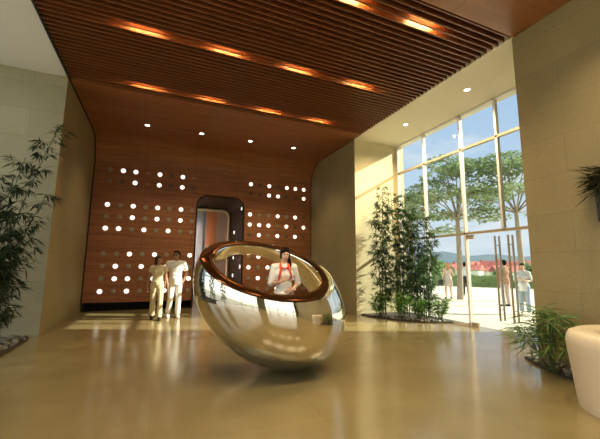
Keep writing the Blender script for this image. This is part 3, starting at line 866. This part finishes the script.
for i, (yy, zz) in enumerate(((12.62, 3.66), (13.86, 2.84), (12.9, 2.2), (13.86, 1.80), (12.62, 1.43), (13.86, 1.07))):
    o = bpy.data.objects.new('wall_light', disc_mesh('W')); COL.objects.link(o)
    o.location = (PX1 - .001, yy, zz); o.rotation_euler = (0, 0, -PI / 2)
    tag(o, 'glowing white round light on the dark doorway jamb, %s from the top' % ['first', 'second', 'third', 'fourth', 'fifth', 'sixth'][i], 'wall light', 'round lights on the doorway jamb')

# ================================================================== PLANTS
def blade(bm, p, d, ln, wd, droop=.25, up=None):
    d = Vector(d).normalized(); p = Vector(p)
    s = d.cross(up or Vector((0, 0, 1)))
    s = s.normalized() if s.length > 1e-4 else Vector((1, 0, 0))
    s = (s + Vector((R.uniform(-.5, .5), R.uniform(-.5, .5), R.uniform(-.5, .5)))).normalized()
    m_ = p + d * ln * .45 + Vector((0, 0, -droop * ln * .15)); t_ = p + d * ln + Vector((0, 0, -droop * ln * .6))
    a = bm.verts.new(p); b = bm.verts.new(m_ + s * wd / 2); c = bm.verts.new(m_ - s * wd / 2); e_ = bm.verts.new(t_); g_ = bm.verts.new(m_ + Vector((0, 0, -wd * .15)))
    bm.faces.new((a, g_, b)); bm.faces.new((b, g_, e_)); bm.faces.new((a, c, g_)); bm.faces.new((c, e_, g_))
def bamboo(label, loc, culms, mat, group, lo=.5, dens=1.0, spread=.55, leaf=(.14, .24)):
    root = thing('bamboo_plant', label, 'plant', loc, 0, group)
    lb = bmesh.new()
    for (dx, dy, tx, ty, h) in culms:
        cb = bmesh.new()
        pts = []
        for i in range(13):
            t_ = i / 12
            pts.append(Vector((dx + tx * t_ ** 1.8, dy + ty * t_ ** 1.8, h * t_)))
        tube(cb, pts, [.016 * (1 - .75 * i / 12) + .002 for i in range(13)], 6)
        nodes_ = int(h / .16)
        for k in range(nodes_):
            t_ = (k + R.random()) / nodes_
            z = h * t_
            if z < lo: continue
            i = min(int(t_ * 12), 11); p = pts[i].lerp(pts[i + 1], t_ * 12 - i)
            for _ in range(3):
                a = R.uniform(0, 2 * PI); ln = spread * R.uniform(.5, 1) * (1 - .55 * t_ ** 2)
                d = Vector((math.cos(a), math.sin(a), R.uniform(.25, .9)))
                tip = p + d.normalized() * ln
                tube(cb, [p, p.lerp(tip, .5) + Vector((0, 0, .02)), tip], [.004, .003, .0015], 4)
                for q_ in range(int(R.randint(3, 5) * dens)):
                    s_ = R.uniform(.35, 1.0)
                    bp = p.lerp(tip, s_)
                    for _ in range(4):
                        dd = Vector((d.x + R.uniform(-1, 1), d.y + R.uniform(-1, 1), R.uniform(-.7, .4)))
                        blade(lb, bp, dd, R.uniform(*leaf), R.uniform(.024, .040), .5)
        obj('culm', cb, m_culm, root, smooth=60)
    obj('foliage', lb, mat, root)
    return root
# left alcove
GL = 'bamboo in the left alcove'
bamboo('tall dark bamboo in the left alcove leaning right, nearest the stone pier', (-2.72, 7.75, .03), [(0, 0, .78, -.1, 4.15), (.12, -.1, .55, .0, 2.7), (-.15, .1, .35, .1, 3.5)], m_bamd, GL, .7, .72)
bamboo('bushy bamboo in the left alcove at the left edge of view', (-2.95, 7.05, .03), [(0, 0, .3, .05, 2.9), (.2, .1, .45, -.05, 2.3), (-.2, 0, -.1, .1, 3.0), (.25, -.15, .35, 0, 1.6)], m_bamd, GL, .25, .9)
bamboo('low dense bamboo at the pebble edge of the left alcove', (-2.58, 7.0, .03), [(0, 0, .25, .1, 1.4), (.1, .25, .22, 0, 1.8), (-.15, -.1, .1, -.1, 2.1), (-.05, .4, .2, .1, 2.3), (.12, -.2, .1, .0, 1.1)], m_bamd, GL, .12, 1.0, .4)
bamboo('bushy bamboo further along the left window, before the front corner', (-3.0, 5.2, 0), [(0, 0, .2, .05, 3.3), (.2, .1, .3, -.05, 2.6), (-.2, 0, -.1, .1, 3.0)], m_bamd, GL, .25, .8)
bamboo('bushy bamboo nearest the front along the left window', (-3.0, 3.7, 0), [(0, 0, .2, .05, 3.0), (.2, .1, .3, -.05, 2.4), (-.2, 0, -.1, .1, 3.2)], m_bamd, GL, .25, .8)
# window bay
GR = 'bamboo in the window bay bed'
bamboo('slim tall bamboo leftmost in the window bay, against the sunlit wall', (6.25, 8.42, .05), [(0, 0, .05, -.05, 3.85), (.12, .05, .25, 0, 3.2), (-.1, -.05, -.2, .0, 2.9), (.02, -.1, -.1, -.1, 3.4)], m_bam, GR, .35, .75, .42)
bamboo('tall bamboo in the middle of the window bay bed', (6.78, 8.12, .05), [(0, 0, .15, 0, 3.6), (.15, .05, .3, .1, 3.3), (-.12, .1, -.1, .1, 3.75), (.1, -.1, .1, -.1, 2.6), (-.1, -.12, -.15, 0, 2.9)], m_bam, GR, .3, .9, .45)
bamboo('dense bamboo rightmost in the window bay, near the glass door', (7.08, 7.62, .05), [(0, 0, .12, -.05, 2.9), (.05, -.1, .15, -.15, 2.4), (-.15, .1, -.15, .05, 3.2), (.02, .15, .1, .2, 3.05), (-.08, -.15, 0, -.2, 2.0)], m_bam, GR, .25, .9, .42)
def shrub(label, loc, r, h, group, n=150, mat=None, name='leafy_shrub'):
    root = thing(name, label, 'plant', loc, 0, group)
    st = bmesh.new(); lf = bmesh.new()
    for k in range(14):
        a = R.uniform(0, 2 * PI); rr_ = r * math.sqrt(R.random()); hh = h * R.uniform(.55, 1)
        tip = Vector((rr_ * math.cos(a), rr_ * math.sin(a), hh))
        base = Vector((tip.x * .25, tip.y * .25, 0))
        tube(st, [base, base.lerp(tip, .5) + Vector((0, 0, .03)), tip], [.006, .005, .003], 5)
        for q_ in range(n // 14):
            p = base.lerp(tip, R.uniform(.3, 1)); d = (tip.x * .8 / r + R.uniform(-1, 1), tip.y * .8 / r + R.uniform(-1, 1), R.uniform(-.2, .9))
            blade(lf, p, d, R.uniform(.10, .2), R.uniform(.03, .05), .5)
    obj('stem', st, m_culm, root); obj('foliage', lf, mat or m_shrub, root)
    return root
GS = 'low green shrubs under the bay bamboo'
for (xx, yy, rr_, hh, lab) in ((6.02, 8.3, .25, .72, 'leftmost bright green shrub below the bay bamboo, by the sunlit wall'), (6.35, 7.78, .32, .85, 'bright green shrub below the tall bay bamboo, second from the left'),
                               (6.72, 7.45, .30, .70, 'bright green shrub below the tall bay bamboo, second from the right'), (7.12, 7.12, .26, .62, 'rightmost bright green shrub below the bay bamboo, by the glass door')):
    shrub(lab, (xx, yy, .04), rr_, hh, GS, 420)
# umbrella palm by the right stone wall
root = thing('umbrella_palm', 'umbrella palm with long narrow leaves at the foot of the right stone wall', 'plant', (5.20, 3.16, .03))
root.scale = (1, 1, 1.12)
st = bmesh.new(); lf = bmesh.new()
for k in range(34):
    a = R.uniform(0, 2 * PI); rr_ = R.uniform(.05, .40); hh = R.uniform(.22, .78)
    tip = Vector((rr_ * math.cos(a) * (.7 if math.cos(a) > 0 else 1), rr_ * math.sin(a), hh))
    base = Vector((tip.x * .2, tip.y * .2, 0))
    tube(st, [base, base.lerp(tip, .5) + Vector((0, 0, .06)), tip], [.007, .006, .004], 5)
    for j in range(13):
        b_ = 2 * PI * j / 13 + R.uniform(-.2, .2)
        d = Vector((math.cos(b_) + tip.x * 1.0, math.sin(b_) + tip.y * 1.0, R.uniform(-.1, .55)))
        if tip.x + d.normalized().x * .42 > .40: continue
        blade(lf, tip, d, R.uniform(.26, .42), R.uniform(.022, .034), .5)
obj('stem', st, m_culm, root); obj('foliage', lf, m_palm, root)
# dark plant in a wall planter high on the right wall
root = thing('wall_planter', 'dark leafy plant in a wall planter high on the right stone wall', 'plant', (5.55, 2.49, 2.08))
obj('planter', bevel(bx(-.13, .16, -.2, .06, 0, .42), .02, 2), m_black, root)
lf = bmesh.new()
for k in range(420):
    a = R.uniform(0, 2 * PI)
    p = Vector((-.02 + R.uniform(-.13, .13), -.06 + R.uniform(-.15, .15), .42 + R.uniform(0, .3)))
    d = Vector((R.uniform(-1, .25), R.uniform(-1, 1), R.uniform(-.3, .7)))
    ln = R.uniform(.16, .40)
    if p.x + d.normalized().x * ln > .13: continue
    blade(lf, p, d, ln, R.uniform(.02, .035), .5)
obj('foliage', lf, leafmat('dark leaf', (.03, .04, .02), (.06, .065, .03)), root)

# --- pebble beds
def bed(name, pts, z1, label):
    struct(name, prism(bmesh.new(), pts, 'z', .001, z1), m_soil, label)
bed('ground_bed_left', [(-4.0, 5.0), (-2.35, 5.0), (-2.2, 6.0), (-2.18, 7.0), (-2.2, 8.2), (-2.3, YLA - .02), (-4.0, YLA - .02)], .03, 'planting bed of the left alcove')
bay = [(5.98, YA - .01), (6.0, 8.75), (6.12, 8.35), (6.32, 7.85), (6.62, 7.38), (6.98, 7.08), (7.36, 6.95), (7.36, YA - .01)]
bay = [(x_ - .12, y_ - .08 if y_ < 8.9 else y_) for x_, y_ in bay[:-2]] + [(7.34, 6.88), (7.34, YA - .01)]
bed('ground_bed_bay', bay, .035, 'planting bed of the window bay')
nb = [(XR - .01, 3.86), (5.62, 3.84), (5.48, 3.66), (5.28, 3.32), (5.13, 2.98), (5.0, 2.5), (4.95, 1.6), (XR - .01, 1.6)]
bed('ground_bed_right', nb, .03, 'planting bed at the foot of the right wall')
def inside(p, poly):
    c = False; n_ = len(poly)
    for i in range(n_):
        a, b = poly[i], poly[i - 1]
        if (a[1] > p[1]) != (b[1] > p[1]) and p[0] < (b[0] - a[0]) * (p[1] - a[1]) / (b[1] - a[1]) + a[0]: c = not c
    return c
peb_me = {}
def pebble_mesh(v, mat):
    k = (v, mat.name)
    if k not in peb_me:
        b_ = bmesh.new(); bmesh.ops.create_icosphere(b_, subdivisions=2, radius=1)
        for q_ in b_.verts:
            s_ = 1 + .18 * noise.noise(q_.co * 1.1 + Vector((v * 7.3, 0, 0)))
            q_.co = Vector((q_.co.x * s_, q_.co.y * s_ * .8, q_.co.z * s_ * .5))
        for f_ in b_.faces: f_.smooth = True
        me_ = bpy.data.meshes.new('pebble'); b_.to_mesh(me_); b_.free(); me_.materials.append(mat); peb_me[k] = me_
    return peb_me[k]
def pebbles(poly, z, nmax, rmin, rmax, label, group, mats, edge=None, name='pebble'):
    xs = [p[0] for p in poly]; ys = [p[1] for p in poly]
    done = []
    tries = 0
    while len(done) < nmax and tries < nmax * 120:
        tries += 1
        p = (R.uniform(min(xs), max(xs)), R.uniform(min(ys), max(ys))); r = R.uniform(rmin, rmax)
        if not all(inside((p[0] + r * .95 * math.cos(a), p[1] + r * .95 * math.sin(a)), poly) for a in (0, PI / 2, PI, 1.5 * PI)): continue
        if edge and not edge(p): continue
        if any((p[0] - d[0]) ** 2 + (p[1] - d[1]) ** 2 < ((r + d[2]) * .93) ** 2 for d in done): continue
        done.append((*p, r))
        o_ = bpy.data.objects.new(name, pebble_mesh(R.randint(0, 3), R.choice(mats))); COL.objects.link(o_)
        o_.location = (*p, z + r * .36); o_.rotation_euler = (0, 0, R.uniform(0, PI)); o_.scale = (r, r, r)
        tag(o_, label, 'stone', group)
pebbles(nb, .03, 130, .04, .085, 'smooth grey river stone in the pebble bed at the foot of the right wall', 'river stones at the foot of the right wall', m_peb, lambda p: p[1] > 2.2)
edge_l = [(-2.62, 6.1), (-2.2, 6.1), (-2.18, 7.0), (-2.2, 8.2), (-2.3, YLA - .04), (-2.9, YLA - .04), (-2.75, 8.0)]
pebbles(edge_l, .03, 70, .04, .075, 'grey pebble along the edge of the left alcove bed', 'pebbles edging the left alcove bed', m_peb)
bi = bay[:-1] + [(7.34, 7.2), (7.1, 7.3), (6.8, 7.55), (6.5, 7.95), (6.3, 8.4), (6.2, YA - .02)]
pebbles(bi, .035, 100, .025, .045, 'pale pebble along the edge of the window bay bed', 'pale pebbles edging the window bay bed', [m_pebw, m_peb[1]])

# ================================================================== LOUNGE CHAIR
root = thing('tub_chair', 'cream upholstered tub chair with rounded arms at the right edge', 'chair', (4.71, 1.93, 0))
root.scale = (1.14, 1.14, 1)
bm = bmesh.new()
NA, NV = 40, 14
rings_ = []
A0, A1 = math.radians(20), math.radians(300)
sec = []
for i in range(NA + 1):
    a = math.radians(-38) + (math.radians(38 + 218)) * i / NA
    ca, sa = math.cos(a), math.sin(a)
    def P(rad, z): return Vector((rad * ca * 1.06, rad * sa * .96, z))
    cap = min(1, math.sqrt(max(0, 1 - (abs(i / NA - .5) * 2) ** 10)) + .05)
    o_prof = [(.53, 0.0), (.54, .10), (.558, .35), (.58, .58), (.585, .66), (.577, .72), (.555, .765), (.51, .79), (.43, .795), (.37, .78), (.325, .76), (.31, .70), (.30, .55), (.29, .40), (.28, .30)]
    mid = .44
    sec.append([bm.verts.new(P(mid + (r - mid) * cap, z if cap >= .99 else .03 + (z - .03) * (.9 + .1 * cap))) for r, z in o_prof])
for a, b in zip(sec, sec[1:]):
    for k in range(len(a) - 1): bm.faces.new((a[k], b[k], b[k + 1], a[k + 1]))
    bm.faces.new((a[-1], b[-1], b[0], a[0]))
bm.faces.new(sec[0]); bm.faces.new(sec[-1][::-1])
bmesh.ops.recalc_face_normals(bm, faces=bm.faces[:])
obj('shell', bm, m_seat, root, smooth=60)
bm = lathe(bmesh.new(), [(.02, .10), (.36, .10), (.325, .16), (.325, .36), (.30, .42), (.25, .435), (.02, .44)], 36)
obj('seat_cushion', bm, m_seat, root, smooth=60)
obj('base', lathe(bmesh.new(), [(.02, 0), (.40, 0), (.40, .03), (.36, .10), (.02, .10)], 36), m_seat, root, smooth=50)

# ================================================================== OUTSIDE
def tree(label, loc, trunk_h, lean, pads, group, leaf=(.16, .30), dens=1.0, name='plaza_tree'):
    root = thing(name, label, 'tree', loc, 0, group)
    tb = bmesh.new(); lb = bmesh.new()
    top = Vector((lean[0], lean[1], trunk_h))
    tube(tb, [(0, 0, 0), top * .5 + Vector((.04, 0, 0)), top], [.15, .12, .09], 9)
    for (px, py, pz, pr, ph) in pads:
        c = Vector((px, py, pz))
        m_ = top.lerp(c, .5) + Vector((0, 0, .15))
        tube(tb, [top, m_, c], [.04, .028, .014], 6)
        for k in range(5):
            a = R.uniform(0, 2 * PI)
            tube(tb, [m_.lerp(c, .6), c + Vector((math.cos(a) * pr * .7, math.sin(a) * pr * .7, R.uniform(0, ph * .5)))], [.02, .008], 4)
        for k in range(int(270 * pr * pr * dens)):
            a = R.uniform(0, 2 * PI); q_ = math.sqrt(R.random()) * pr
            h_ = ph * (1 - (q_ / pr) ** 2)
            p = c + Vector((q_ * math.cos(a), q_ * math.sin(a), R.uniform(-.25, 1) * h_))
            blade(lb, p, (R.uniform(-1, 1), R.uniform(-1, 1), R.uniform(-.4, .5)), R.uniform(*leaf), R.uniform(.09, .16), .4)
    obj('trunk', tb, m_bark, root, smooth=60); obj('foliage', lb, m_tree, root)
    return root
def pads(n_, r, z0, z1, pr, seed):
    q_ = random.Random(seed); o_ = []
    for i in range(n_):
        a = 2 * PI * i / n_ * 2.4 + q_.uniform(-.4, .4); t_ = i / max(n_ - 1, 1)
        rad = r * (1 - .75 * t_) * q_.uniform(.75, 1.05)
        o_.append((rad * math.cos(a), rad * math.sin(a), z0 + (z1 - z0) * t_, pr * q_.uniform(.75, 1.15), .5))
    return o_
GT = 'trees on the plaza'
tree('spreading plaza tree with a pale trunk behind the tall mullion', (13.2, 11.85, 0), 3.8, (.1, 0), pads(13, 2.3, 3.9, 6.7, 1.05, 4), GT)
tree('spreading plaza tree nearest the stone wall, seen above the door handles', (15.1, 10.1, 0), 4.0, (0, .05), pads(12, 2.4, 4.1, 6.6, 1.1, 9), GT)
tree('spreading plaza tree partly hidden by the bay bamboo', (12.6, 14.4, 0), 3.4, (0, 0), pads(11, 2.2, 3.4, 5.4, 1.0, 21), GT)

# hedge
hd = thing('clipped_hedge', 'long clipped green hedge at the far edge of the plaza', 'hedge', (24.0, 19.0, 0))
dirv = Vector((-.62, .78, 0)); nrmv = Vector((.78, .62, 0))
core = bmesh.new(); lb = bmesh.new()
for sgn in (0,):
    a = dirv * -10; b = dirv * 10
    vs = [bm_ for bm_ in ()]
    pts4 = [a - nrmv * .5, b - nrmv * .5, b + nrmv * .5, a + nrmv * .5]
    prism(core, [(p.x, p.y) for p in pts4], 'z', 0, .85)
for k in range(5200):
    t_ = R.uniform(-10, 10); s_ = R.choice((-.5, .5, R.uniform(-.5, .5)))
    z = R.uniform(0, .9) if abs(s_) == .5 else .86
    p = dirv * t_ + nrmv * s_ + Vector((0, 0, z))
    blade(lb, p, (R.uniform(-1, 1) - .3, R.uniform(-1, 1) - .3, R.uniform(-.3, 1)), R.uniform(.12, .22), R.uniform(.06, .1), .3)
obj('branches', core, m_hedge, hd); obj('foliage', lb, m_hedge, hd)

# houses beyond the hedge
def house(label, loc, rotz, w_, d_, h_, rh):
    root = thing('house', label, 'building', loc, rotz, 'houses beyond the plaza')
    obj('walls', bx(-w_ / 2, w_ / 2, -d_ / 2, d_ / 2, 0, h_), m_house, root)
    obj('roof', prism(bmesh.new(), [(-d_ / 2 - .4, h_), (d_ / 2 + .4, h_), (0, h_ + rh)], 'x', -w_ / 2 - .4, w_ / 2 + .4), m_roof, root)
    obj('chimney', bx(w_ * .2, w_ * .2 + .6, -.3, .3, h_ + rh * .5, h_ + rh + .6), m_roof, root)
    nx = max(2, int(w_ / 2.6))
    for i in range(nx):
        for zz in ([.8, 3.4] if h_ > 4.5 else [.9]):
            xx = -w_ / 2 + w_ * (i + .5) / nx
            fr = obj('window', bx(xx - .55, xx + .55, -d_ / 2 - .06, -d_ / 2, zz, zz + 1.4), m_white, root)
            obj('pane', bx(xx - .45, xx + .45, -d_ / 2 - .08, -d_ / 2 - .05, zz + .1, zz + 1.3), m_pane, fr)
    return root
def at(px, py, D):
    d = fwd * F_PX + rt * (px - 300) - upv * (py - 219.5)
    d = d / math.hypot(d.x, d.y)
    return d * D
for (px, D, w_, h_, rh, rz, lab) in ((448, 118, 8, 3.6, 2.0, -.5, 'white house with a red roof seen behind the auburn haired woman'),
                                     (471.5, 104, 4.6, 3.6, 1.5, -1.1, 'small white house with a red roof seen just right of the tall mullion'),
                                     (478, 138, 6.0, 4.2, 2.3, -.3, 'white house with a red roof seen behind the small house by the mullion'),
                                     (485.5, 110, 5.0, 3.3, 1.6, -.9, 'white house with a low red roof midway between mullion and handles'),
                                     (493.5, 128, 6.4, 4.6, 2.0, -1.3, 'tall white house with a red roof seen left of the door handles'),
                                     (505, 94, 4.8, 3.3, 1.5, -.6, 'white house with a red roof seen between the pairs of door handles'),
                                     (518, 122, 7.0, 4.2, 2.2, -.9, 'white house with a red roof seen between the handles and the stone wall')):
    p = at(px, 268, D)
    house(lab, (p.x, p.y, -2.6), rz, w_, 5.5, h_, rh)
# tree line in front of the hills
def far_tree(label, loc, r, h):
    root = thing('far_tree', label, 'tree', loc, 0, 'trees among the far houses')
    obj('trunk', tube(bmesh.new(), [(0, 0, 0), (0, 0, h * .6)], .25, 7), m_bark, root)
    b_ = bmesh.new()
    for k in range(900):
        d = Vector((R.gauss(0, 1), R.gauss(0, 1), R.gauss(0, 1))).normalized() * R.uniform(.7, 1)
        p = Vector((d.x * r, d.y * r, h * .6 + d.z * h * .4))
        blade(b_, p, (R.uniform(-1, 1), R.uniform(-1, 1), R.uniform(-.4, .6)), R.uniform(.6, 1.1), R.uniform(.4, .7), .3)
    obj('foliage', b_, m_hedge, root)
for i, (px, D, r, h, lab) in enumerate(((445, 96, 2.0, 4.8, 'round green tree far off, left of the pale trunk'), (482, 190, 3, 8.6, 'round green tree behind the far red roofs'), (499.5, 84, 1.0, 3.2, 'small round tree in front of the far houses by the handles'),
                                        (468, 170, 2.6, 8.2, 'tall round tree behind the far houses by the mullion'), (525, 112, 2.4, 5.2, 'round green tree far off beside the stone wall'), (430, 75, 3.0, 6.0, 'round green tree far off behind the bay bamboo'))):
    p = at(px, 268, D); far_tree(lab, (p.x, p.y, -3.0 if D > 150 else -2.2), r, h)
# shrubs in front of the front window, seen mirrored in the desk
for i, xx in enumerate((-.9, .8, 2.5, 4.2)):
    shrub('tall leafy shrub before the front window behind the viewer, %s' % ORD[i], (xx, YF + .55, 0), .5, 2.3, 'shrubs along the front window', 320, m_bam)
